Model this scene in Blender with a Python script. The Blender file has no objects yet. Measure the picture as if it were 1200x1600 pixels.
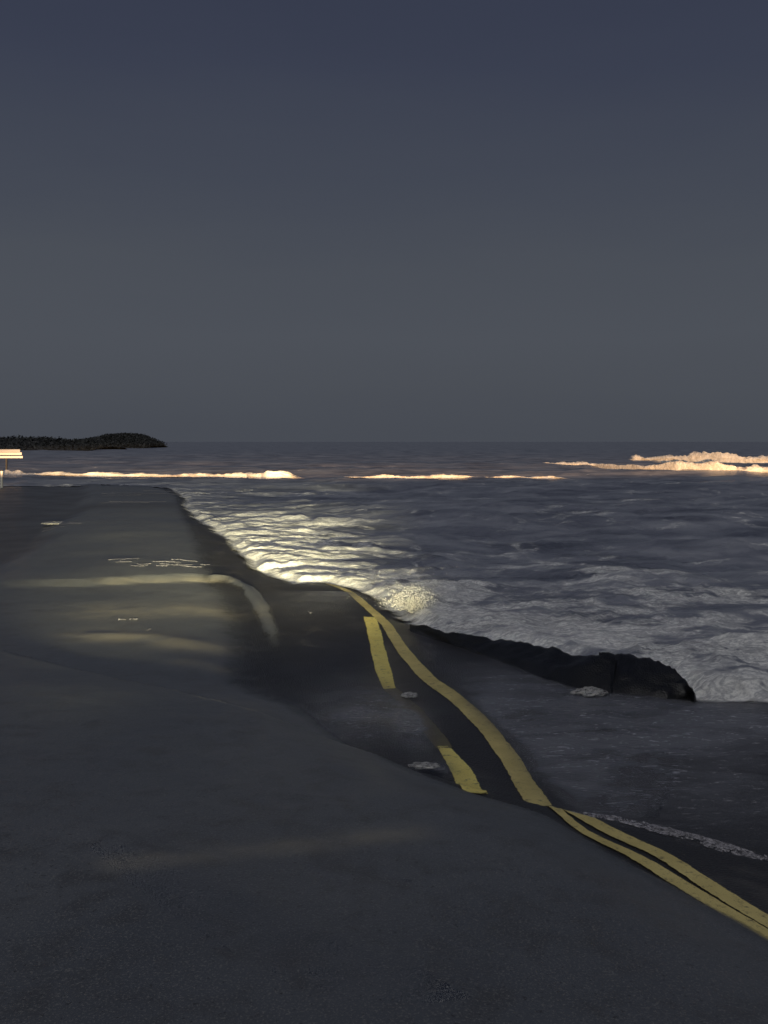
import bpy, bmesh, math, random
import numpy as np
from mathutils import Vector, Matrix

random.seed(7)
rng = np.random.default_rng(7)
sc = bpy.context.scene
col = sc.collection

# ------------------------------------------------------------------ camera
CAM_H = 1.5
cam_d = bpy.data.cameras.new('camera')
cam = bpy.data.objects.new('camera', cam_d)
col.objects.link(cam)
cam.location = (0, 0, CAM_H)
cam.rotation_euler = (math.radians(90), 0, 0)
cam_d.sensor_fit = 'AUTO'
cam_d.sensor_width = 36
cam_d.lens = 36 * 1500 / 1600
cam_d.shift_y = -110 / 1600
cam_d.clip_end = 9000
sc.camera = cam

# ------------------------------------------------------------------ sky
w = bpy.data.worlds.new('World')
sc.world = w
w.use_nodes = True
nt = w.node_tree
nt.nodes.clear()
N = nt.nodes.new
L = nt.links.new
out = N('ShaderNodeOutputWorld')
bg = N('ShaderNodeBackground')
sky = N('ShaderNodeTexSky')
sky.sky_type = 'NISHITA'
sky.sun_disc = False
sky.sun_elevation = math.radians(-1.0)
sky.sun_rotation = math.radians(160)
tc = N('ShaderNodeTexCoord')
sep = N('ShaderNodeSeparateXYZ')
L(tc.outputs['Generated'], sep.inputs[0])
nz = N('ShaderNodeTexNoise')
nz.inputs['Scale'].default_value = 2.2
nz.inputs['Detail'].default_value = 6
mp = N('ShaderNodeMapping')
mp.inputs['Scale'].default_value = (1, 1, 5)
L(tc.outputs['Generated'], mp.inputs[0])
L(mp.outputs[0], nz.inputs['Vector'])
ma = N('ShaderNodeMath'); ma.operation = 'MULTIPLY_ADD'
L(nz.outputs['Fac'], ma.inputs[0]); ma.inputs[1].default_value = 0.09
mb = N('ShaderNodeMath'); mb.operation = 'SUBTRACT'
L(sep.outputs['Z'], mb.inputs[0]); mb.inputs[1].default_value = 0.045
L(mb.outputs[0], ma.inputs[2])
ramp = N('ShaderNodeValToRGB')
cr = ramp.color_ramp
stops = [(0.0, (.064, .071, .087)), (.05, (.069, .077, .093)), (.11, (.073, .082, .100)), (.18, (.068, .077, .096)),
         (.26, (.055, .064, .088)), (.36, (.042, .050, .079)), (.46, (.034, .041, .070)), (1.0, (.026, .032, .056))]
while len(cr.elements) < len(stops):
    cr.elements.new(0.5)
for e, (p, c) in zip(cr.elements, stops):
    e.position = p
    e.color = (*c, 1)
L(ma.outputs[0], ramp.inputs[0])
sk = N('ShaderNodeMix'); sk.data_type = 'RGBA'; sk.blend_type = 'ADD'
sk.inputs['Factor'].default_value = 0.002
L(ramp.outputs[0], sk.inputs['A'])
L(sky.outputs[0], sk.inputs['B'])
L(sk.outputs['Result'], bg.inputs['Color'])
bg.inputs['Strength'].default_value = 1.0
L(bg.outputs[0], out.inputs[0])

# ------------------------------------------------------------------ lamps: dusk glow, and the headlamps of the car the picture was taken from
sd = bpy.data.lights.new('dusk_glow', 'SUN')
sd.energy = 0.72
sd.angle = math.radians(25)
sd.color = (1.0, 0.97, 0.93)
so = bpy.data.objects.new('dusk_glow', sd)
so.rotation_euler = (math.radians(38), 0, math.radians(-25))
col.objects.link(so)


def spot(name, loc, target, power, colour, size, blend, scale=(1, 1, 1), radius=0.06):
    d = bpy.data.lights.new(name, 'SPOT')
    d.energy = power
    d.color = colour
    d.spot_size = math.radians(size)
    d.spot_blend = blend
    d.shadow_soft_size = radius
    o = bpy.data.objects.new(name, d)
    o.location = loc
    q = (Vector(target) - Vector(loc)).to_track_quat('-Z', 'Y')
    o.rotation_euler = q.to_euler()
    o.scale = scale
    col.objects.link(o)
    return o


for x in (-0.2, 1.1):
    spot('headlamp', (x, -1.2, 0.78), (x - 3.05, 14, 0.46), 36000, (1.0, 0.88, 0.50), 22, 0.9, (1.0, 0.42, 1.0))
# wide flat beam added to light only the distant crests; its lamp is unseen
spot('crest_beam', (0.3, -1.4, 1.35), (0.3, 43, 0.60), 260000, (1.0, 0.58, 0.27), 62, 0.45, (1.0, 0.032, 1.0))

sc.view_settings.view_transform = 'Standard'
sc.view_settings.look = 'None'
sc.view_settings.exposure = 0
sc.view_settings.gamma = 1
sc.view_settings.use_curve_mapping = False

# ------------------------------------------------------------------ helpers
def at(u, v, z=0.0):
    """point on the level z that the photograph shows at (u, v)"""
    Y = (CAM_H - z) * 1500.0 / (v - 690.0)
    return ((u - 600.0) / 1500.0 * Y, Y)


def hash2(ix, iy, seed):
    h = (ix.astype(np.int64) * 374761393 + iy.astype(np.int64) * 668265263 + seed * 1442695041) & 0xFFFFFFFF
    h = ((h ^ (h >> 13)) * 1274126177) & 0xFFFFFFFF
    h = (h ^ (h >> 16)) & 0xFFFFFFFF
    return h / 4294967295.0


def vnoise(x, y, seed=0):
    x0 = np.floor(x); y0 = np.floor(y)
    fx = x - x0; fy = y - y0
    fx = fx * fx * fx * (fx * (fx * 6 - 15) + 10)
    fy = fy * fy * fy * (fy * (fy * 6 - 15) + 10)
    a = hash2(x0, y0, seed); b = hash2(x0 + 1, y0, seed)
    c = hash2(x0, y0 + 1, seed); d = hash2(x0 + 1, y0 + 1, seed)
    return (a * (1 - fx) + b * fx) * (1 - fy) + (c * (1 - fx) + d * fx) * fy - 0.5


def fbm(x, y, octaves=4, seed=0, gain=0.5):
    s = np.zeros_like(x, dtype=float); a = 1.0
    for o in range(octaves):
        s += a * vnoise(x, y, seed + 17 * o)
        x = x * 2.03 + 11.3; y = y * 2.03 - 7.1
        a *= gain
    return s


def smooth(a, b, x):
    t = np.clip((x - a) / (b - a), 0, 1)
    return t * t * (3 - 2 * t)


def polydist(X, Y, pts):
    best = np.full(X.shape, 1e9)
    for (ax, ay), (bx, by) in zip(pts[:-1], pts[1:]):
        dx, dy = bx - ax, by - ay
        l2 = dx * dx + dy * dy + 1e-12
        t = np.clip(((X - ax) * dx + (Y - ay) * dy) / l2, 0, 1)
        d = np.hypot(X - ax - t * dx, Y - ay - t * dy)
        best = np.minimum(best, d)
    return best


def inside(X, Y, poly):
    r = np.zeros(X.shape, bool)
    n = len(poly)
    for i in range(n):
        ax, ay = poly[i]; bx, by = poly[(i + 1) % n]
        if ay == by:
            continue
        c = ((ay > Y) != (by > Y)) & (X < (bx - ax) * (Y - ay) / (by - ay) + ax)
        r ^= c
    return r


def grid_mesh(name, V, nr, nc, mat, keep=None, attrs=None, parent=None):
    idx = np.arange(nr * nc).reshape(nr, nc)
    q = np.stack([idx[:-1, :-1], idx[:-1, 1:], idx[1:, 1:], idx[1:, :-1]], -1).reshape(-1, 4)
    if keep is not None:
        k = keep.reshape(-1)
        q = q[k[q].any(1)]
        used = np.unique(q)
        remap = np.full(nr * nc, -1); remap[used] = np.arange(len(used))
        V = V[used]; q = remap[q]
        if attrs:
            attrs = {a: b[used] for a, b in attrs.items()}
    me = bpy.data.meshes.new(name)
    me.vertices.add(len(V)); me.vertices.foreach_set('co', V.astype(np.float32).ravel())
    me.loops.add(q.size); me.loops.foreach_set('vertex_index', q.astype(np.int32).ravel())
    me.polygons.add(len(q))
    me.polygons.foreach_set('loop_start', np.arange(0, q.size, 4, dtype=np.int32))
    me.polygons.foreach_set('loop_total', np.full(len(q), 4, np.int32))
    me.polygons.foreach_set('use_smooth', np.ones(len(q), bool))
    me.update(calc_edges=True)
    me.validate()
    for a, b in (attrs or {}).items():
        at_ = me.attributes.new(a, 'FLOAT', 'POINT')
        at_.data.foreach_set('value', b.astype(np.float32))
    me.materials.append(mat)
    o = bpy.data.objects.new(name, me)
    o.parent = parent
    col.objects.link(o)
    return o


def mesh_obj(name, verts, faces, mat, parent=None, smooth_=True):
    me = bpy.data.meshes.new(name)
    me.from_pydata([tuple(v) for v in verts], [], faces)
    me.update()
    if smooth_:
        me.polygons.foreach_set('use_smooth', np.ones(len(me.polygons), bool))
    me.materials.append(mat)
    o = bpy.data.objects.new(name, me)
    o.parent = parent
    col.objects.link(o)
    return o


def tag(o, label=None, cat=None, group=None, kind=None):
    for k, v in (('label', label), ('category', cat), ('group', group), ('kind', kind)):
        if v:
            o[k] = v
    return o


def empty(name, loc, rz=0):
    o = bpy.data.objects.new(name, None)
    o.location = loc
    o.rotation_euler = (0, 0, rz)
    col.objects.link(o)
    return o


def box_geo(x0, x1, y0, y1, z0, z1):
    v = [(x, y, z) for z in (z0, z1) for y in (y0, y1) for x in (x0, x1)]
    f = [(0, 2, 3, 1), (4, 5, 7, 6), (0, 1, 5, 4), (2, 6, 7, 3), (0, 4, 6, 2), (1, 3, 7, 5)]
    return v, f


# ------------------------------------------------------------------ materials
class MatB:
    def __init__(s, name):
        s.m = bpy.data.materials.new(name)
        s.m.use_nodes = True
        s.t = s.m.node_tree
        s.b = s.t.nodes['Principled BSDF']
        s.o = s.t.nodes['Material Output']
        s.geo = s.t.nodes.new('ShaderNodeNewGeometry')

    def n(s, ty, **kw):
        x = s.t.nodes.new(ty)
        for k, v in kw.items():
            if hasattr(x, k):
                setattr(x, k, v)
            else:
                x.inputs[k].default_value = v
        return x

    def l(s, a, b):
        s.t.links.new(a, b)

    def noise(s, scale, detail=4, rough=.55, stretch=(1, 1, 1), dist=0.0):
        m = s.n('ShaderNodeMapping')
        m.inputs['Scale'].default_value = stretch
        s.l(s.geo.outputs['Position'], m.inputs[0])
        x = s.n('ShaderNodeTexNoise')
        x.inputs['Scale'].default_value = scale
        x.inputs['Detail'].default_value = detail
        x.inputs['Roughness'].default_value = rough
        x.inputs['Distortion'].default_value = dist
        s.l(m.outputs[0], x.inputs['Vector'])
        return x.outputs['Fac']

    def math(s, op, a, b=None, c=None, clamp=False):
        x = s.n('ShaderNodeMath', operation=op, use_clamp=clamp)
        for i, v in enumerate((a, b, c)):
            if v is None:
                continue
            if isinstance(v, (int, float)):
                x.inputs[i].default_value = v
            else:
                s.l(v, x.inputs[i])
        return x.outputs[0]

    def ramp(s, fac, stops):
        x = s.n('ShaderNodeValToRGB')
        e = x.color_ramp.elements
        while len(e) < len(stops):
            e.new(.5)
        for q, (p, c) in zip(e, stops):
            q.position = p
            q.color = (*c, 1) if len(c) == 3 else c
        s.l(fac, x.inputs[0])
        return x.outputs[0]

    def step(s, fac, a, b):
        x = s.n('ShaderNodeMapRange', interpolation_type='SMOOTHSTEP')
        x.inputs['From Min'].default_value = a
        x.inputs['From Max'].default_value = b
        s.l(fac, x.inputs['Value'])
        return x.outputs[0]

    def mix(s, fac, a, b):
        x = s.n('ShaderNodeMix', data_type='RGBA')
        s.l(fac, x.inputs['Factor'])
        for k, v in (('A', a), ('B', b)):
            if isinstance(v, tuple):
                x.inputs[k].default_value = (*v, 1)
            else:
                s.l(v, x.inputs[k])
        return x.outputs['Result']

    def bump(s, h, strength, dist):
        x = s.n('ShaderNodeBump')
        x.inputs['Strength'].default_value = strength
        x.inputs['Distance'].default_value = dist
        s.l(h, x.inputs['Height'])
        return x

    def attr(s, name):
        x = s.n('ShaderNodeAttribute', attribute_name=name)
        return x.outputs['Fac']

    def set(s, **kw):
        for k, v in kw.items():
            k = k.replace('_', ' ')
            if isinstance(v, (int, float)):
                s.b.inputs[k].default_value = v
            elif isinstance(v, tuple):
                s.b.inputs[k].default_value = (*v, 1)
            else:
                s.l(v, s.b.inputs[k])


def sand_mat():
    b = MatB('wet_sand')
    big = b.noise(0.9, 5, .55)
    mid = b.noise(7, 5, .6, dist=.4)
    fine = b.noise(160, 3, .7)
    c = b.ramp(big, [(.3, (.070, .077, .088)), (.55, (.095, .103, .115)), (.75, (.122, .130, .140))])
    c2 = b.mix(b.step(mid, .45, .75), c, (.066, .068, .072))
    c3 = b.mix(b.step(fine, .50, .74), c2, (.21, .208, .20))
    c3 = b.mix(b.step(b.noise(70, 3, .6), .60, .72), c3, (.045, .045, .047))
    c3 = b.mix(b.attr('pale_lit'), c3, (.31, .28, .21))  # pale streaks; headlamp light on the ridges is put into the colour
    c3 = b.mix(b.attr('mud_dark'), c3, (.055, .054, .054))
    b.set(Base_Color=c3, Roughness=b.math('MULTIPLY_ADD', big, .35, .20))
    thin = b.math('ADD', b.attr('depth'), b.math('MULTIPLY', b.math('SUBTRACT', mid, .5), .018))
    b.set(Alpha=b.step(thin, .000, .026))
    h = b.math('ADD', b.math('MULTIPLY', fine, .35), b.math('MULTIPLY', mid, 1.0))
    b.l(b.bump(h, .5, .008).outputs[0], b.b.inputs['Normal'])
    return b.m


def asphalt_mat(name='wet_asphalt', base=(.022, .021, .021), sand=.55):
    b = MatB(name)
    big = b.noise(1.6, 5, .6)
    fine = b.noise(220, 2, .6)
    v = b.n('ShaderNodeTexVoronoi')
    v.inputs['Scale'].default_value = 95
    b.l(b.geo.outputs['Position'], v.inputs['Vector'])
    sandy = b.step(b.noise(2.6, 6, .65, dist=.6), .52, .78)
    c = b.mix(b.step(fine, .55, .8), base, tuple(x * 2.6 for x in base))
    c = b.mix(b.math('MULTIPLY', sandy, sand), c, (.13, .122, .11))
    b.set(Base_Color=c, Roughness=b.math('MULTIPLY_ADD', big, .3, .28))
    h = b.math('ADD', v.outputs['Distance'], b.math('MULTIPLY', fine, .4))
    b.l(b.bump(h, .5, .006).outputs[0], b.b.inputs['Normal'])
    return b.m


def paint_mat(name='yellow_road_paint', c1=(.54, .44, .15), c2=(.74, .62, .24)):
    b = MatB(name)
    worn = b.noise(26, 6, .7)
    blot = b.noise(5, 4, .6)
    fine = b.noise(190, 2, .6)
    c = b.ramp(blot, [(.3, c1), (.7, c2)])
    c = b.mix(b.step(worn, .54, .72), c, (.17, .14, .075))
    c = b.mix(b.step(fine, .58, .78), c, (.20, .16, .075))
    rag = b.math('ADD', b.attr('rim'), b.math('MULTIPLY', b.math('SUBTRACT', worn, .5), 1.3))
    b.set(Alpha=b.step(rag, .02, .30))
    b.set(Base_Color=c, Roughness=.5)
    b.l(b.bump(b.math('ADD', fine, worn), .4, .004).outputs[0], b.b.inputs['Normal'])
    return b.m


def sea_mat():
    b = MatB('sea_water')
    D = b.attr('foam')
    # foam pattern: torn patches plus thin veins between them
    p1 = b.noise(1.15, 9, .66, dist=.9)
    p2 = b.noise(3.2, 8, .66, (.55, 1.5, 1), dist=1.1)
    ridge = b.math('SUBTRACT', 1.0, b.math('MULTIPLY', b.math('ABSOLUTE', b.math('SUBTRACT', p2, .5)), 6.0))
    f = b.math('MULTIPLY_ADD', b.math('SUBTRACT', p1, .5), 2.5, D)
    f = b.math('MULTIPLY_ADD', b.math('SUBTRACT', p2, .5), 1.3, f)
    f = b.math('MULTIPLY_ADD', b.math('MAXIMUM', ridge, 0.0), .16, f)
    fm = b.step(f, .44, .82)
    fine = b.noise(44, 6, .72, (.7, 1.3, 1))
    fm2 = b.math('MULTIPLY', fm, b.math('MULTIPLY_ADD', b.step(fine, .34, .60), .5, .50), clamp=True)
    vein = b.step(b.math('ABSOLUTE', b.math('SUBTRACT', b.noise(6.5, 5, .6, (.7, 1.4, 1), dist=.8), .5)), .0, .07)
    fm2 = b.math('MULTIPLY', fm2, b.math('MULTIPLY_ADD', vein, .5, .5))
    water = b.ramp(b.noise(.7, 7, .62, (.6, 1.6, 1), dist=.5), [(.34, (.095, .104, .135)), (.5, (.20, .213, .255)), (.66, (.34, .352, .39))])
    foamc = b.ramp(b.noise(14, 5, .6), [(.25, (.62, .62, .60)), (.55, (.90, .90, .87))])
    b.set(Base_Color=b.mix(fm2, water, foamc), Roughness=b.math('MULTIPLY_ADD', fm2, .55, .30),
          IOR=1.33)
    h = b.math('ADD', b.math('MULTIPLY', b.noise(4.5, 6, .6, (1, 1.8, 1)), .8),
               b.math('MULTIPLY', b.math('MULTIPLY', fine, fm), .40))
    b.set(Alpha=b.step(b.math('MULTIPLY_ADD', b.math('SUBTRACT', p2, .5), .5, b.attr('edge')), -.06, .10))
    b.l(b.bump(h, .5, .06).outputs[0], b.b.inputs['Normal'])
    return b.m


def foam_mat():
    b = MatB('sea_foam')
    n1 = b.noise(9, 6, .65)
    c = b.ramp(n1, [(.3, (.60, .59, .56)), (.65, (.84, .83, .80))])
    b.set(Base_Color=c, Roughness=.85)
    b.l(b.bump(b.noise(22, 5, .7), .8, .05).outputs[0], b.b.inputs['Normal'])
    return b.m


def film_mat():
    """thin milky sheet of running water"""
    b = MatB('shallow_flood_water')
    a = b.attr('cover')
    wisp = b.noise(2.4, 5, .55, (1, 1.8, 1), dist=.7)
    rip = b.noise(26, 4, .6, (.55, 1.7, 1), dist=1.2)
    al = b.math('MULTIPLY', a, b.math('MULTIPLY_ADD', wisp, 1.7, .10), clamp=True)
    c = b.mix(b.step(rip, .58, .70), (.16, .166, .19), (.50, .50, .54))
    b.set(Base_Color=c, Roughness=.25, IOR=1.33, Alpha=al)
    b.l(b.bump(rip, .6, .025).outputs[0], b.b.inputs['Normal'])
    return b.m


def thin_foam_mat():
    b = MatB('thin_foam')
    n1 = b.noise(30, 6, .7)
    b.set(Base_Color=b.ramp(n1, [(.3, (.26, .255, .28)), (.7, (.44, .43, .46))]), Roughness=.6,
          Alpha=b.step(b.noise(42, 4, .7, dist=1.0), .38, .62))
    return b.m


def patch_mat():
    b = MatB('foam_scrap')
    n1 = b.noise(40, 6, .7, dist=.8)
    b.set(Base_Color=b.ramp(n1, [(.3, (.34, .34, .33)), (.7, (.60, .59, .57))]), Roughness=.8,
          Alpha=b.step(b.noise(26, 5, .7, dist=1.0), .34, .58))
    b.l(b.bump(n1, .8, .02).outputs[0], b.b.inputs['Normal'])
    return b.m


def crest_mat():
    b = MatB('crest_foam')
    n1 = b.noise(3, 7, .7, (.5, 1, 1))
    n2 = b.noise(3.4, 8, .75, (.4, 1, 2.2), dist=.8)
    b.set(Base_Color=b.ramp(n1, [(.3, (.40, .39, .37)), (.65, (.84, .83, .80))]), Roughness=.85,
          Alpha=b.step(b.math('MULTIPLY_ADD', b.math('SUBTRACT', n2, .5), 2.4, b.attr('body')), .25, .75))
    b.l(b.bump(n1, .8, .12).outputs[0], b.b.inputs['Normal'])
    return b.m


def simple_mat(name, c1, c2, scale, rough=.7, bump=.3, bd=.02):
    b = MatB(name)
    n1 = b.noise(scale, 5, .6)
    b.set(Base_Color=b.ramp(n1, [(.3, c1), (.7, c2)]), Roughness=rough)
    b.l(b.bump(n1, bump, bd).outputs[0], b.b.inputs['Normal'])
    return b.m


BED = simple_mat('sea_bed_sand', (.06, .06, .06), (.10, .10, .095), .5); SAND = sand_mat(); ASPH = asphalt_mat(); PAINT = paint_mat(); WORN = paint_mat('worn_yellow_paint', (.10, .085, .04), (.16, .13, .055)); LIT_PAINT = paint_mat('lit_yellow_paint', (.80, .66, .16), (.90, .78, .24)); SEA = sea_mat(); FOAM = foam_mat(); FILM = film_mat(); FOAM_THIN = thin_foam_mat(); PATCH = patch_mat(); CREST = crest_mat()  # the brighter second yellow paint has headlamp reflection put into its colour
SLAB = asphalt_mat('broken_asphalt', (.0065, .0068, .0075), .06)
SCRUB = simple_mat('dune_scrub', (.030, .033, .034), (.056, .058, .054), 3)
DUNE = simple_mat('dune_sand', (.05, .05, .045), (.09, .088, .08), 1.2)
RAIL = simple_mat('reflective_rail_paint', (.74, .72, .68), (.80, .79, .76), 3, .4, .1, .004)
POST = simple_mat('galvanised_post', (.03, .03, .03), (.045, .045, .045), 6, .5, .1, .004)
WHITE = simple_mat('white_plastic', (.55, .55, .55), (.66, .66, .66), 8, .5, .1, .004)

# ------------------------------------------------------------------ plan of the place
SHORE_UV = [(-2600, 757), (60, 757), (150, 757), (262, 761), (285, 776), (288, 795), (303, 808), (335, 828), (362, 850), (388, 886), (452, 911),
            (500, 906), (560, 917), (622, 960), (700, 988), (800, 1003), (900, 1030), (1000, 1045), (1082, 1090),
            (1200, 1092), (1500, 1110), (2600, 1160), (6000, 1300)]
SHORE = [at(u, v) for u, v in SHORE_UV]
SEA_POLY = SHORE + [(4000, SHORE[-1][1]), (4000, 9000), (-9000, 9000), (-9000, SHORE[0][1])]


def shore(X, Y):
    d = polydist(X, Y, SHORE)
    d = np.where(inside(X, Y, SEA_POLY), d, -d)
    return d


CENTRE = [(2.6, 0.0), (1.75, 1.5), (1.17, 3.0), (0.7, 3.9), (0.45, 5.5), (-0.02, 8.0), (-0.55, 10.0), (-1.7, 15), (-3.4, 22.5), (-6.3, 32), (-10, 42)]
_cy = np.array([p[1] for p in CENTRE]); _cx = np.array([p[0] for p in CENTRE])


def centre(Y):
    return np.interp(Y, _cy, _cx)


def near_edge(X, Y):
    """signed distance to the crack where the near slab stands above the sunk stretch"""
    return (X - .64) * -.63 + (Y - 3.89) * -.776


def h_road(X, Y):
    z = 0.016 * fbm(X * .7, Y * .7, 3, 5)
    z -= 0.085 * np.exp(-((X - 1.55) / 1.2) ** 2 - ((Y - 4.35) / .55) ** 2)
    z -= 0.06 * np.exp(-((X - .0) / .55) ** 2 - ((Y - 7.2) / 1.6) ** 2)
    d = near_edge(X, Y) + .03 * fbm(X * 4, Y * 4, 3, 9)
    z += .055 * smooth(-.02, .03, d) + .06 * np.clip(d, 0, 1.6)
    return z


# edge of the big foreground drift (sand lies on the left and near side)
DRIFT_UV = [(395, 1010), (440, 1065), (500, 1105), (560, 1150), (620, 1182), (680, 1213), (740, 1238), (795, 1255), (848, 1272),
            (880, 1293), (950, 1338), (1040, 1384), (1105, 1420), (1240, 1500), (1420, 1650)]
DRIFT = [at(u, v, .06) for u, v in DRIFT_UV]
DRIFT_POLY = DRIFT + [(2.5, -3), (-60, -3), (-60, DRIFT[0][1] + .3), (DRIFT[0][0], DRIFT[0][1] + .3)]
# thin sheet of sand on the far left lane, with the low step where it ends
SHEET_UV = [(-900, 922), (60, 921), (170, 917), (270, 912), (365, 909)]
SHEET = [at(u, v) for u, v in SHEET_UV]
FLANK_UV = [(365, 909), (392, 925), (410, 952), (424, 985), (432, 1020)]
FLANK = [at(u, v) for u, v in FLANK_UV]


def seg_bump(X, Y, uv, width, height, z=0.0):
    d = polydist(X, Y, [at(u, v, z) for u, v in uv])
    return height * np.exp(-(d / width) ** 2)


COVER_UV = [(100, 701), (290, 770), (306, 800), (330, 835), (345, 862), (356, 890), (366, 905), (384, 918), (402, 940), (416, 970), (428, 1005), (432, 1040), (446, 1068)] + DRIFT_UV[2:]
COVER = [at(u, v, .06) for u, v in COVER_UV]
COVER_POLY = COVER + [(2.5, -3), (-400, -3), (-400, COVER[0][1])]


def h_sand(X, Y, depth=False):
    """surface of the sand; lies below the road where the asphalt shows"""
    road = h_road(X, Y)
    wob = .09 * fbm(X * 1.3, Y * 1.3, 4, 21) + .02 * fbm(X * 9, Y * 9, 3, 22)
    dd = polydist(X, Y, COVER)
    dd = np.where(inside(X, Y, COVER_POLY), dd, -dd) + wob * .45
    fl = smooth(6.0, 5.0, Y)
    t = (.035 + .025 * fl) * smooth(0, .7 - .25 * fl, dd) + .012 * smooth(.2, 1.4, dd) * smooth(8, 5.5, Y) + np.where(dd < 0, np.clip(dd * .25, -.06, 0), .004 + .012 * fl * smooth(0, .05, dd))
    dfl = polydist(X, Y, [at(u, v) for u, v in [(335, 909), (365, 910), (388, 920), (402, 940), (414, 965), (424, 990), (430, 1015)]])
    fade = np.interp(Y, [6.6, 7.6, 8.8, 9.8, 10.6], [.0, .6, 1, 1, .6])
    t = np.maximum(t, (.045 * np.exp(-((dfl + .03 * vnoise(X * 3, Y * 3, 14)) / .07) ** 2) - .004) * fade)
    z = road + t
    # the low step that the headlamps catch, and the softer ripples in front of it
    yl = np.interp(X, [p[0] for p in SHEET], [p[1] for p in SHEET])
    stepm = smooth(-5.2, -3.0, X) * (1 - smooth(-1.75, -1.40, X))
    z += .045 * stepm * smooth(-.03, .07, Y - yl + .04 * vnoise(X * 2, Y, 3)) * (1 - smooth(.4, 4.5, Y - yl))
    z += seg_bump(X, Y, [(150, 1000), (230, 1002), (330, 1018)], .13, .014)
    z += seg_bump(X, Y, [(290, 1040), (345, 1050)], .10, .010)
    # shoulder left of the road lies lower
    left = centre(Y) - 3.4 - X
    z -= .10 * smooth(-.05, .5, left + .15 * fbm(X * .8, Y * .8, 3, 31)) * smooth(8, 11, Y)
    z += .014 * fbm(X * .5, Y * .5, 4, 33) * smooth(0, 2, left)
    z += .003 * fbm(X * 5, Y * 5, 3, 34)
    return (z, t) if depth else z


def sink(X, Y, z):
    s = shore(X, Y)
    s = s + .10 * fbm(X * 1.7, Y * 1.7, 4, 41)
    return z - .9 * smooth(-.05, .7, s) - .02 * smooth(-.3, 0, s), s


def fan(y0, y1, nr, nc, slope=.62, margin=3.0, centre_x=0.0):
    """ground grid whose cells grow with distance from the road end"""
    k = np.linspace(1 / y0, 1 / y1, nr)
    Y = 1 / k
    t = np.linspace(-1, 1, nc)
    X = t[None, :] * (slope * Y[:, None] + margin) + centre_x
    return X, np.repeat(Y[:, None], nc, 1)


# ---- sand
X, Y = fan(1.2, 60, 620, 520)
z, depth = h_sand(X, Y, True)
z, s = sink(X, Y, z)
keep = (s < 1.2)
pale_lit = .30 * seg_bump(X, Y, [(190, 1425), (330, 1398), (480, 1375), (650, 1340)], .05 + .03 * (vnoise(X * 2, Y * 2, 81) + .5), 1.0, .10)
pale_lit += .40 * seg_bump(X, Y, [(130, 1000), (230, 1004), (330, 1020)], .22, 1.0) + .4 * seg_bump(X, Y, [(290, 1042), (350, 1052)], .08, 1.0)  # headlamp-lit ripples painted as paler sand
pale_lit += .35 * seg_bump(X, Y, [(170, 962), (400, 960)], .35, 1.0) + .3 * seg_bump(X, Y, [(170, 917), (368, 910)], .10, 1.0)  # warm glow and the lit step, painted the same way
dark_band = .8 * seg_bump(X, Y, [(160, 793), (285, 791)], 1.2, 1.0) + .5 * seg_bump(X, Y, [(200, 776), (280, 775)], .8, 1.0)  # darker band across the far end of the road
pale_lit *= .55 + 1.3 * (fbm(X * 4, Y * 7, 5, 82, .6) + .3)
pale_lit = np.clip(pale_lit, 0, 1)
mud_dark = smooth(.0, .5, centre(Y) - 3.4 - X + .5 * fbm(X * .8, Y * .8, 4, 31)) * smooth(9, 13, Y)
mud_dark = np.clip(mud_dark + dark_band, 0, 1)
grid_mesh('sand', np.stack([X, Y, z], -1).reshape(-1, 3), *X.shape, SAND, keep, {'mud_dark': mud_dark.reshape(-1), 'pale_lit': pale_lit.reshape(-1), 'depth': depth.reshape(-1)})['kind'] = 'structure'

# ---- sea bed and far ground under everything
o = mesh_obj('seabed', [(-4000, -60, -1.6), (4000, -60, -1.6), (4000, 6000, -1.6), (-4000, 6000, -1.6)], [(0, 1, 2, 3)], BED)
o['kind'] = 'structure'

# ---- road
nr, nc = 700, 260
k = np.linspace(1 / 1.0, 1 / 42, nr); yy = 1 / k
tt = np.linspace(-3.4, 3.5, nc)
Y = np.repeat(yy[:, None], nc, 1)
X = centre(Y) + tt[None, :]
z = h_road(X, Y)
z, s = sink(X, Y, z)
road = grid_mesh('road', np.stack([X, Y, z], -1).reshape(-1, 3), nr, nc, ASPH, s < .9)
road['kind'] = 'structure'


def cast(u, v, off=0.0):
    z = 0.0
    for _ in range(12):
        x, y = at(u, v, z)
        z = .5 * z + .5 * float(h_road(np.array([x]), np.array([y]))[0])
    return x, y


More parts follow.
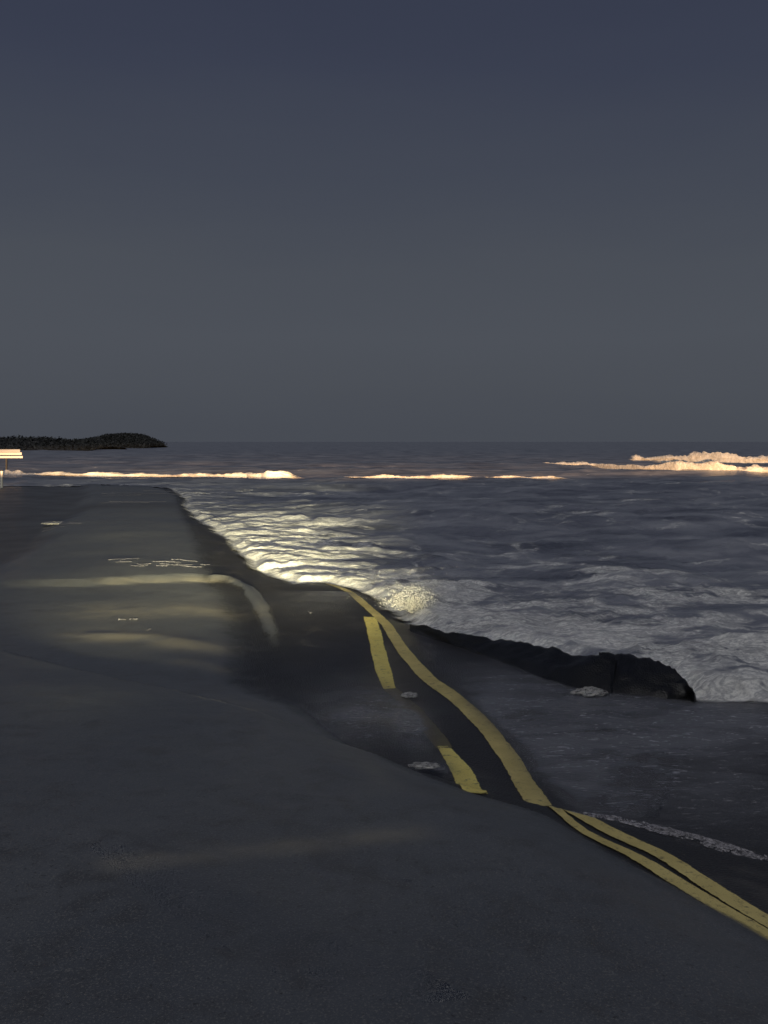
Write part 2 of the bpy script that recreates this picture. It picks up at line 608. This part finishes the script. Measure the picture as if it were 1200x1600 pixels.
def strip(name, uv, width, label, lift=.005, taper=None, mat=PAINT):
    P = [cast(u, v) for u, v in uv]
    xs = np.array([p[0] for p in P]); ys = np.array([p[1] for p in P])
    # resample
    d = np.concatenate([[0], np.cumsum(np.hypot(np.diff(xs), np.diff(ys)))])
    n = max(int(d[-1] / .03), 8)
    q = np.linspace(0, d[-1], n)
    X0 = np.interp(q, d, xs); Y0 = np.interp(q, d, ys)
    for _ in range(10):
        X0[1:-1] = (X0[:-2] + 2 * X0[1:-1] + X0[2:]) / 4
        Y0[1:-1] = (Y0[:-2] + 2 * Y0[1:-1] + Y0[2:]) / 4
    tx = np.gradient(X0); ty = np.gradient(Y0)
    ln = np.hypot(tx, ty); nx, ny = -ty / ln, tx / ln
    m = 13
    a = np.linspace(-.56, .56, m)
    rim = np.minimum((.56 - np.abs(a))[None, :] * 5, np.minimum(q, d[-1] - q)[:, None] * 12)
    rim = np.clip(rim, 0, 1)
    W = width * (1 + .10 * vnoise(q * 7, q * 0, 3))
    if taper is not None:
        W = W * np.interp(np.linspace(0, 1, n), *taper)
    X = X0[:, None] + nx[:, None] * a[None, :] * W[:, None]
    Y = Y0[:, None] + ny[:, None] * a[None, :] * W[:, None]
    X += .006 * vnoise(X * 40, Y * 40, 8) * (np.abs(a) > .4)
    z, s_ = sink(X, Y, h_road(X, Y))
    z = z + lift
    o = grid_mesh(name, np.stack([X, Y, z], -1).reshape(-1, 3), n, m, mat, None, {'rim': rim.reshape(-1)}, road)
    o['label'] = label
    return o


strip('yellow_line', [(846, 1262), (800, 1190), (760, 1138), (722, 1100), (672, 1064), (632, 1020), (606, 978), (588, 960), (548, 925), (512, 909)],
      .092, 'long wavy right stripe of the double yellow line on the sunk stretch', taper=([0, .12, .5, .8, 1], [1.1, 1.05, 1.0, .95, .8]))
strip('yellow_line', [(610, 1082), (602, 1058), (593, 1025), (585, 990), (578, 964)],
      .105, 'bright upper piece of the left stripe, ending under the foam scrap', taper=([0, .25, 1], [.6, 1, 1]), mat=LIT_PAINT)
strip('yellow_line', [(744, 1242), (726, 1212), (704, 1182), (690, 1165)],
      .10, 'short lower piece of the left stripe at the edge of the sand', taper=([0, .6, 1], [1, 1, .5]), mat=LIT_PAINT)
strip('yellow_line', [(696, 1172), (672, 1140), (645, 1108), (608, 1076)],
      .085, 'faint worn middle piece of the left stripe', mat=WORN)
strip('yellow_line', [(1410, 1560), (1285, 1492), (1152, 1414), (1085, 1370), (1030, 1334), (950, 1300), (862, 1268)],
      .066, 'right stripe of the double yellow line on the raised near slab')
strip('yellow_line', [(1372, 1560), (1247, 1492), (1114, 1414), (1048, 1373), (990, 1337), (912, 1303), (850, 1268)],
      .058, 'left stripe of the double yellow line along the foreground sand', taper=([0, .55, .75, 1], [1.05, 1.0, .6, .8]))

# ---- sea
X, Y = fan(3.6, 5200, 1150, 560, .56, 4.0)
s = shore(X, Y)
s = s + (.12 + .22 * smooth(1.2, 2.0, X) * smooth(8, 6, Y)) * fbm(X * 1.7, Y * 1.7, 4, 41)
deep = smooth(.2, 6, s)
z = -.035 - .03 * smooth(0, 4, s)
wob = fbm(X * .05, Y * .05, 3, 61) * 6
far = lambda lam: 1 - smooth(lam * 26, lam * 55, Y)      # drop waves the sheet is too coarse to carry


def ridged(x, y, seed):
    return 1 - np.abs(2 * vnoise(x, y, seed)) * 2


z += deep * .17 * far(14) * np.sin((Y * .92 + X * .16 + wob) * 2 * np.pi / 14)
z += deep * .09 * far(5) * ridged(X * .16, Y * .42, 62)
XW = X + .55 * fbm(X * .9, Y * .7, 3, 92) + .25 * fbm(X * 2.6, Y * 2.2, 3, 93)
YW = Y + .65 * fbm(X * .8, Y * .8, 3, 94) + .25 * fbm(X * 2.6, Y * 2.2, 3, 95)
z += smooth(0, 2, s) * .10 * far(3) * fbm(XW * .55, YW * .9, 4, 63)
z += smooth(0, .6, s) * .055 * far(1) * fbm(XW * 1.5, YW * 2.0, 5, 64, .58)
z += .25 * smooth(60, 200, Y) * fbm(X * .008, Y * .02, 3, 65)


def blob(u, v, ru, rv, z0=0.0):
    cx, cy = at(u, v, z0)
    xa = at(u + ru, v, z0)[0] - cx
    ya = abs(at(u, v - rv, z0)[1] - cy)
    return np.exp(-((X - cx) / xa) ** 2 - ((Y - cy) / ya) ** 2)


foam = .30 * np.exp(-Y / 34) * np.ones_like(X)
foam = foam + .30 * np.exp(-np.clip(s, 0, 99) / .9) * smooth(9, 4, Y - 6.0 + 0 * X) + .30 * np.exp(-np.clip(s, 0, 99) / .6)
foam += .62 * blob(430, 862, 95, 40) + .42 * blob(380, 815, 90, 14) + .25 * blob(520, 840, 110, 30)
foam += .35 * blob(640, 930, 110, 40) + .33 * blob(800, 985, 120, 40)
foam += .40 * blob(955, 905, 60, 40) + .36 * blob(1130, 915, 110, 25) + .22 * blob(1020, 985, 190, 55) + .34 * blob(1150, 1045, 95, 45) + .12 * blob(760, 900, 150, 60) - .16 * blob(860, 940, 70, 25) - .2 * blob(1090, 885, 60, 14) - .12 * blob(1010, 1000, 40, 10)
foam += .30 * blob(460, 768, 70, 4) + .22 * blob(250, 770, 110, 3) + .25 * blob(330, 765, 60, 3)
foam *= smooth(-.30, -.12, s)
foam += .10 * fbm(X * .25, Y * .25, 3, 66) * smooth(80, 30, Y)
foam += .22 * fbm(X * .55, Y * .9, 4, 77) * smooth(40, 12, Y) * smooth(0, 1, s)
cap = .52 + .28 * np.clip(blob(420, 855, 130, 60) + blob(640, 930, 70, 30), 0, 1) + .34 * np.exp(-np.clip(s, 0, 99) / (.40 + .45 * (fbm(X * .9, Y * .9, 3, 91) + .5)))
foam = np.minimum(foam, cap)
cl = np.clip(foam, 0, 1)
# foam stands up off the water as a lumpy rolling front
lump = fbm(XW * 2.6, YW * 2.6, 5, 67, .6) + .35 * ridged(XW * 1.6, YW * 2.1, 68) - .1
lump = .6 * lump + .22 * fbm(X * 8, Y * 9, 4, 69)
z += cl * smooth(0, .25, s) * (.03 + .085 * lump) * smooth(60, 20, Y)
z += .04 * smooth(0, .16, s) * np.exp(-np.clip(s, 0, 9) / .35) * smooth(60, 20, Y)
cx, cy = at(1150, 1050)
z += .05 * blob(1150, 1065, 75, 35) + .07 * blob(1060, 905, 90, 20) - .10 * blob(1090, 890, 60, 12)
z += .07 * blob(955, 900, 45, 25) + .04 * blob(640, 935, 50, 20)
nearland = (s > -.5) & (s < .25) & (Y < 60)
zs = h_sand(X[nearland], Y[nearland]); zr = h_road(X[nearland], Y[nearland])
onroad = np.abs(X[nearland] - centre(Y[nearland]) ) < 3.45
zg, _ = sink(X[nearland], Y[nearland], np.where(onroad, np.maximum(zs, zr), zs))
sn = s[nearland]
k_ = smooth(-.32, -.22, sn)
z[nearland] = zg - .02 + .032 * k_ + np.maximum(z[nearland] - zg - .012, 0) * smooth(-.10, .24, sn)
keep = s > -.32
sea = grid_mesh('sea', np.stack([X, Y, z], -1).reshape(-1, 3), *X.shape, SEA, keep, {'foam': foam.reshape(-1), 'edge': np.clip(s, -1, 1).reshape(-1)})
sea['kind'] = 'structure'

# ---- milky flood water running over the road
nx_, ny_ = 300, 420
xs = np.linspace(-2.2, 5.0, nx_)
ys = 1 / np.linspace(1 / 2.6, 1 / 9.6, ny_)
X, Y = np.meshgrid(xs, ys)
s = shore(X, Y)
z, _ = sink(X, Y, h_road(X, Y))
pool = -.028 + .004 * fbm(X * 6, Y * 9, 3, 71)
z = np.maximum(z + .009, pool)
cov = .95 * blob(800, 1085, 120, 45) + .9 * blob(900, 1115, 180, 28) + .9 * blob(1130, 1125, 130, 30) + .85 * blob(555, 1110, 80, 45) + .8 * blob(648, 1125, 30, 35) + .6 * blob(530, 918, 30, 14)
cov += .75 * blob(1050, 1200, 260, 75) + .55 * blob(860, 1200, 90, 55) + .7 * blob(690, 1195, 22, 9) + .45 * blob(660, 1010, 25, 35) + .4 * blob(500, 935, 60, 20)
nd = near_edge(X, Y)
cov *= (1 - smooth(-.06, -.005, nd)) * (1 - smooth(-.12, .02, s))
dm = polydist(X, Y, [at(u, v) for u, v in [(585, 958), (622, 1020), (668, 1072), (715, 1125), (765, 1185), (815, 1248)]])
cov *= 1 - .88 * np.exp(-(dm / .20) ** 4)
cov = np.minimum(cov, .95)
keep = cov > .01
fl = grid_mesh('flood_water', np.stack([X, Y, z], -1).reshape(-1, 3), ny_, nx_, FILM, keep, {'cover': cov.reshape(-1)})
fl['kind'] = 'structure'


# ------------------------------------------------------------------ heaved asphalt slabs at the broken edge of the road
def slab(name, low, top, seed, label, thick=.13, taper=False):
    """low and top edge in the ground plan; top edge carries its height"""
    n = 60
    q = np.linspace(0, 1, n)

    def res(P):
        P = np.array(P, float)
        d = np.concatenate([[0], np.cumsum(np.hypot(np.diff(P[:, 0]), np.diff(P[:, 1])))])
        return np.stack([np.interp(q * d[-1], d, P[:, i]) for i in range(3)], -1)
    A = res(low); B = res(top)
    e_ = smooth(0, .16, q) if taper else np.ones(n)
    jag = .018 * fbm(q * 9, q * 0 + seed, 5, seed, .6) * e_
    B[:, 2] += jag * .9
    B[:, 1] += jag
    rows = []
    m = 14
    for i in range(m):
        t = i / (m - 1)
        R = A * (1 - t) + B * t
        R[:, 2] += (.02 * math.sin(t * math.pi) + .030 * fbm(R[:, 0] * 6, R[:, 1] * 6 + t * 2, 6, seed + 3, .62) * (1 if 0 < i else .3)) * e_
        rows.append(R)
    back = B + np.array([.02, .05, -.03]); rows.append(back)
    for k_ in range(1, 4):
        b2 = back.copy(); b2[:, 2] -= k_ * thick / 3
        b2[:, 1] += .03 * fbm(q * 20, q * 0 + k_, 3, seed + 9)
        rows.append(b2)
    e = A.copy(); e[:, 2] -= thick; rows.append(e)
    V = np.concatenate(rows)
    nr_ = len(rows)
    F = []
    for i in range(nr_):
        j = (i + 1) % nr_
        for c in range(n - 1):
            F.append((i * n + c, i * n + c + 1, j * n + c + 1, j * n + c))
    F.append(tuple(i * n for i in range(nr_))[::-1])
    F.append(tuple(i * n + n - 1 for i in range(nr_)))
    c0 = V[:, :2].mean(0)
    V = V - np.array([c0[0], c0[1], 0])
    o = mesh_obj(name, V, F, SLAB)
    o.location = (c0[0], c0[1], 0)
    tag(o, label, 'asphalt slab', 'heaved pieces of the broken road edge')
    return o


def P3(u, v, z):
    x, y = at(u, v, z)
    return (x, y, z)


slab('asphalt_slab', [P3(640, 976, -.01), P3(690, 996, -.015), P3(760, 1028, -.02), P3(840, 1072, -.03), P3(900, 1096, -.03), P3(956, 1100, -.03)],
     [P3(640, 975, -.009), P3(690, 987, .02), P3(780, 995, .09), P3(860, 1012, .13), P3(930, 1029, .15), P3(962, 1032, .15)], 3,
     'long low slab of black asphalt tilted up against the foam', taper=True)
slab('asphalt_slab', [P3(938, 1094, -.02), P3(985, 1102, -.03), P3(1040, 1105, -.03), P3(1088, 1096, -.03)],
     [P3(936, 1022, .16), P3(990, 1025, .16), P3(1045, 1040, .14), P3(1070, 1058, .11), P3(1084, 1080, .08)], 11,
     'short thick black asphalt chunk at the seaward tip of the broken edge')


def rock(name, u, v, z, size, mat, seed, label, cat, group=None, squash=.5):
    bm = bmesh.new()
    bmesh.ops.create_icosphere(bm, subdivisions=4, radius=1)
    C = np.array([q.co for q in bm.verts])
    d = 1 + .45 * fbm(C[:, 0] * 1.6 + seed, C[:, 1] * 1.6 + C[:, 2] * 1.3, 4, seed) + .25 * fbm(C[:, 2] * 4 + seed, C[:, 0] * 4, 3, seed + 1)
    for q, k_ in zip(bm.verts, d):
        q.co = Vector((q.co.x * k_ * size[0], q.co.y * k_ * size[1], q.co.z * k_ * size[2] * .5))
    me = bpy.data.meshes.new(name)
    bm.to_mesh(me); bm.free()
    me.polygons.foreach_set('use_smooth', np.ones(len(me.polygons), bool))
    me.materials.append(mat)
    o = bpy.data.objects.new(name, me)
    x, y = at(u, v, z)
    o.location = (x, y, z)
    col.objects.link(o)
    return tag(o, label, cat, group)


G1 = 'loose clumps of foam on the road'
rock('foam_clump', 922, 1082, .02, (.10, .09, .05), PATCH, 3, 'pale foam clump lying against the dark asphalt slab', 'foam clump', G1)
rock('foam_clump', 640, 1086, .015, (.042, .05, .014), PATCH, 8, 'small white foam scrap between the two yellow stripes', 'foam clump', G1)
rock('foam_clump', 664, 1196, .03, (.075, .04, .014), PATCH, 5, 'flat white foam scrap at the edge of the foreground sand', 'foam clump', G1)
rock('foam_clump', 98, 817, .0, (.36, .34, .02), PATCH, 12, 'foam heap on the dark shoulder left of the road', 'foam clump', G1)


# ------------------------------------------------------------------ breaking waves
def wave(uv, depth, label, seed, lump=1.0, tall=1.15):
    """a breaking crest: uv holds (u, v of the foot, v of the top)"""
    Z0 = -.12
    pts = []
    for u, vb, vt in uv:
        x, y = at(u, vb, Z0)
        h = (CAM_H - y * (vt - 690) / 1500 - Z0) * tall
        pts.append((x, y, h))
    pts = np.array(pts)
    n = 420
    q = np.linspace(pts[0, 0], pts[-1, 0], n)
    Yb = np.interp(q, pts[:, 0], pts[:, 1]); H = np.interp(q, pts[:, 0], pts[:, 2])
    Yb = Yb + .35 * fbm(q * .5, q * 0 + seed, 3, seed)
    H = H * (1 + .55 * fbm(q * 1.1, q * 0 + seed, 5, seed + 2, .62))
    H = np.maximum(H, .03)
    end = np.minimum(smooth(q[0], q[0] + 1.2, q), 1 - smooth(q[-1] - 1.2, q[-1], q))
    H = H * (.35 + .65 * end)
    m = 22
    rows = []
    body = []
    for i in range(m):
        a = i / (m - 1)
        # steep tumbling front, rounded lip, long back
        prof = [(0, 0), (.10, .35), (.05, .72), (.22, .98), (.45, 1.0), (.75, .62), (1.0, .25), (1.6, -.1)]
        t = a * (len(prof) - 1)
        i0 = min(int(t), len(prof) - 2); f = t - i0
        py = prof[i0][0] * (1 - f) + prof[i0 + 1][0] * f
        pz = prof[i0][1] * (1 - f) + prof[i0 + 1][1] * f
        nn = fbm(q * 1.7, np.full(n, a * 3.0 + seed), 5, seed + 5, .6) * lump
        body.append((.15 + .85 * end) * np.interp(a, [0, .2, .5, .8, 1], [.55, 1.0, .62, .25, 0]))
        yv = Yb + py * depth + nn * .30 * depth * math.sin(min(a * 1.3, 1) * math.pi)
        zv = Z0 + H * (pz + .26 * nn * math.sin(min(a * 1.2, 1) * math.pi))
        rows.append(np.stack([q, yv, zv], -1))
    V = np.concatenate(rows)
    c0 = np.array([q.mean(), Yb.mean(), 0])
    F = [(i * n + c, i * n + c + 1, (i + 1) * n + c + 1, (i + 1) * n + c) for i in range(m - 1) for c in range(n - 1)]
    o = mesh_obj('breaking_wave', V - c0, F, CREST)
    o.data.attributes.new('body', 'FLOAT', 'POINT').data.foreach_set('value', np.concatenate(body).astype(np.float32))
    o.location = c0
    return tag(o, label, 'wave', 'breaking wave crests lit by warm light')


wave([(-160, 742, 732), (0, 744, 735), (55, 748, 740), (110, 747, 739), (180, 746, 738), (262, 745, 740), (330, 746, 739), (385, 747, 738), (415, 749, 736), (450, 749, 738), (486, 748, 744)], .7,
     'thin glowing crest crossing behind the road to the left edge, thick at its right end', 9, 1.0, .9)
wave([(515, 747, 744), (600, 748, 741), (690, 748, 741), (780, 748, 742), (905, 749, 744)], .6, 'faint thin crest in the middle of the sea', 14, 1.2, .75)
wave([(820, 729, 726), (930, 732, 724), (1000, 738, 726), (1060, 742, 728), (1130, 745, 730), (1200, 746, 731), (1330, 747, 731)], .9, 'long bright crest in front at the right edge', 21, 1.0, 1.35)
wave([(975, 722, 716), (990, 722, 713), (1015, 722, 717), (1040, 724, 715), (1090, 725, 713), (1130, 726, 713), (1200, 727, 716), (1330, 728, 716)], 1.1, 'bright lumpy crest behind the long one at the right', 27, 1.0, 1.2)


# ------------------------------------------------------------------ splash where the water strikes the road edge
def splash(u, v, z0, r, n, label, seed):
    R = random.Random(seed)
    x0, y0 = at(u, v, z0)
    bm = bmesh.new()
    for i in range(n):
        a = R.uniform(-1.35, 1.35); d = abs(R.gauss(0, .7)) * r
        px = math.sin(a) * d * 1.25; pz = math.cos(a) * d * .85; py = R.gauss(0, .12)
        s_ = R.uniform(.002, .006) * (1.3 - min(d / r, 1))
        M = Matrix.Translation((px, py, pz)) @ Matrix.Rotation(R.uniform(0, 3), 4, 'Y') @ Matrix.Diagonal((s_ * R.uniform(.6, 1.2), s_, s_ * R.uniform(1.0, 1.8), 1))
        bmesh.ops.create_icosphere(bm, subdivisions=1, radius=1, matrix=M)
    me = bpy.data.meshes.new('splash')
    bm.to_mesh(me); bm.free()
    me.polygons.foreach_set('use_smooth', np.ones(len(me.polygons), bool))
    me.materials.append(FOAM)
    o = bpy.data.objects.new('splash', me)
    o.location = (x0, y0, z0)
    col.objects.link(o)
    return tag(o, label, 'splash')


splash(640, 950, .02, .30, 2200, 'pale burst of spray above the end of the yellow lines', 4)

# ------------------------------------------------------------------ thin foam traces on the wet left lane
def traces(items, name='foam_traces', seed=1):
    R = random.Random(seed)
    V, F = [], []
    for u, v, lu, wv in items:
        n = 14
        x0, y0 = at(u - lu / 2, v, .07); x1, y1 = at(u + lu / 2, v, .07)
        ph = R.uniform(0, 6)
        b0 = len(V)
        ww = wv * y0 * y0 / (CAM_H * 1500)
        for i in range(n):
            t = i / (n - 1)
            x = x0 + (x1 - x0) * t
            y = y0 + (y1 - y0) * t + ww * .5 * math.sin(t * 5 + ph)
            hw = ww * (math.sin(t * math.pi) ** .7 + .1) * R.uniform(.6, 1.2)
            zz = float(h_sand(np.array([x]), np.array([y]))[0])
            for k_, dz in ((-.5, .004), (0, .009), (.5, .004)):
                V.append((x, y + k_ * hw, zz + dz))
        for i in range(n - 1):
            for k_ in range(2):
                a = b0 + i * 3 + k_
                F.append((a, a + 3, a + 4, a + 1))
    o = mesh_obj(name, V, F, FOAM_THIN)
    o['kind'] = 'stuff'
    return o


it = []
R = random.Random(5)
for i in range(26):
    it.append((R.uniform(188, 305), R.choice([874, 879, 883, 886]) + R.uniform(-1, 1), R.uniform(6, 26), R.uniform(.7, 1.5)))
for u, v, l_, w_ in [(195, 783.5, 75, .5), (215, 782, 90, .35), (230, 769.5, 140, .4), (270, 765, 90, .35), (190, 772, 60, .3), (95, 816, 60, 1.2), (110, 815, 40, 1.0), (85, 820, 36, .8), (320, 880, 14, 1.0), (185, 875, 30, 1), (232, 978, 5, 2), (485, 943, 8, 2), (200, 962, 30, .5)]:
    it.append((u, v, l_, w_))
traces(it)


# lilac line of foam where the flood water laps at the raised near slab
fe = []
R = random.Random(9)
EDGE = [(876, 1272), (960, 1282), (1040, 1306), (1120, 1332), (1200, 1362), (1330, 1408)]


def along(t):
    t *= len(EDGE) - 1
    i = min(int(t), len(EDGE) - 2); f = t - i
    return EDGE[i][0] * (1 - f) + EDGE[i + 1][0] * f, EDGE[i][1] * (1 - f) + EDGE[i + 1][1] * f


def ribbon_foam():
    V, F = [], []
    for k_ in range(64):
        t0 = R.uniform(0, .93); ln = R.uniform(.05, .22); off = R.uniform(-13, 5) * (.3 + t0)
        n = 16; b0 = len(V)
        wv = R.uniform(.8, 3.8)
        for i in range(n):
            t = i / (n - 1)
            u, v = along(min(t0 + ln * t, 1))
            v += off + 2.0 * float(vnoise(np.array([t * 5 + k_]), np.array([k_ * 1.7]), 5)[0])
            for q_, lift in ((-.5, .003), (0, .008), (.5, .003)):
                hv = wv * (math.sin(t * math.pi) ** .6 + .08) * (.7 + .6 * (k_ * 7 + i * 3) % 5 / 5)
                x, y = at(u, v + q_ * hv, -.02)
                V.append((x, y, max(float(h_road(np.array([x]), np.array([y]))[0]) + .010, -.026) + lift))
        for i in range(n - 1):
            for q_ in range(2):
                a = b0 + i * 3 + q_
                F.append((a, a + 1, a + 4, a + 3))
    o = mesh_obj('foam_edge', V, F, FOAM_THIN)
    o['kind'] = 'stuff'


ribbon_foam()

# ------------------------------------------------------------------ dunes far off on the left, scrub on top
def dune(pts, Yd, depth, label, seed):
    n = 160
    P = np.array([((u - 600) / 1500 * Yd, CAM_H - Yd * (v - 690) / 1500) for u, v in pts])
    q = np.linspace(P[0, 0], P[-1, 0], n)
    H = np.interp(q, P[:, 0], P[:, 1]) * (1 + .10 * fbm(q * .5, q * 0 + seed, 4, seed))
    m = 18
    rows = []
    for i in range(m):
        a = i / (m - 1) * 2 - 1
        pz = (1 - a * a) ** .8
        yv = Yd + a * depth + 0 * q
        rows.append(np.stack([q, yv, -.3 + (H + .3) * pz + .5 * fbm(q * .6, yv * .6, 3, seed + 4) * pz], -1))
    V = np.concatenate(rows)
    c0 = np.array([q.mean(), Yd, 0])
    F = [(i * n + c, i * n + c + 1, (i + 1) * n + c + 1, (i + 1) * n + c) for i in range(m - 1) for c in range(n - 1)]
    o = mesh_obj('dune', V - c0, F, DUNE)
    o.location = c0
    o['kind'] = 'structure'
    # scrub: leaf-sized faces through a thin layer over the dune
    R_ = np.random.default_rng(seed)
    k_ = 16000
    qi = R_.integers(0, n, k_); a = R_.uniform(-1, .6, k_)
    pz = (1 - a * a) ** .8
    cz = -.3 + (H[qi] + .3) * pz + R_.uniform(0, 1, k_) ** 2 * (.2 + .8 * (vnoise(q[qi] * .35, a * 3, seed) + .5))
    cx_ = q[qi] + R_.uniform(-.3, .3, k_); cy_ = Yd + a * depth
    V = np.zeros((k_, 3, 3))
    C_ = np.stack([cx_, cy_, cz], -1)
    V[:] = C_[:, None, :] + R_.normal(0, .2, (k_, 3, 3))
    F = [(3 * i, 3 * i + 1, 3 * i + 2) for i in range(k_)]
    s_ = mesh_obj('dune_scrub', V.reshape(-1, 3), F, SCRUB, smooth_=False)
    s_['kind'] = 'stuff'
    return o


dune([(-420, 687), (-200, 686), (0, 688), (60, 688), (110, 690), (150, 693), (172, 698)], 190, 14, 'a', 5)
dune([(100, 697), (140, 690), (165, 684), (185, 680), (205, 680), (220, 684), (234, 690), (246, 696)], 250, 16, 'b', 8)


# ------------------------------------------------------------------ road barrier with pale rails, cut by the left edge of the picture
Yb = 46.0
px = Yb / 1500
x_r = (36 - 600) * px
bar = empty('road_barrier', (x_r - 1.25, Yb, -.12))
tag(bar, 'road barrier with pale horizontal rails at the left edge below the dunes', 'barrier')


def zz(v):
    return CAM_H - (v - 690) * px + .12


for v0, v1, x1 in ((702.0, 706.0, 1.12), (706.8, 710.8, 1.2), (712.5, 715.8, 1.25)):
    v_, f_ = box_geo(-1.25, x1, -.06, -.02, zz(v1), zz(v0))
    mesh_obj('rail', v_, f_, RAIL, bar, False)
for x in (-.9, .45):
    v_, f_ = box_geo(x - .035, x + .035, -.018, .05, -.3, zz(700.5))
    mesh_obj('leg', v_, f_, POST, bar, False)
    v_, f_ = box_geo(x - .04, x + .04, -.6, .6, -.02, .05)
    mesh_obj('foot', v_, f_, POST, bar, False)

# short white marker post standing in the wash at the left edge
xp, yp = at(2.5, 764, -.1)
mk = empty('marker_post', (xp, yp, -.15))
tag(mk, 'short pale marker post standing at the left edge of the wet sand', 'post')
bm = bmesh.new()
bmesh.ops.create_cone(bm, cap_ends=True, segments=16, radius1=.045, radius2=.04, depth=.66, matrix=Matrix.Translation((0, 0, .33)))
me = bpy.data.meshes.new('shaft'); bm.to_mesh(me); bm.free(); me.materials.append(WHITE)
o = bpy.data.objects.new('shaft', me); o.parent = mk; col.objects.link(o)
bm = bmesh.new()
bmesh.ops.create_uvsphere(bm, u_segments=16, v_segments=8, radius=.044, matrix=Matrix.Translation((0, 0, .665)) @ Matrix.Diagonal((1, 1, .5, 1)))
me = bpy.data.meshes.new('cap'); bm.to_mesh(me); bm.free(); me.materials.append(POST)
o = bpy.data.objects.new('cap', me); o.parent = mk; col.objects.link(o)
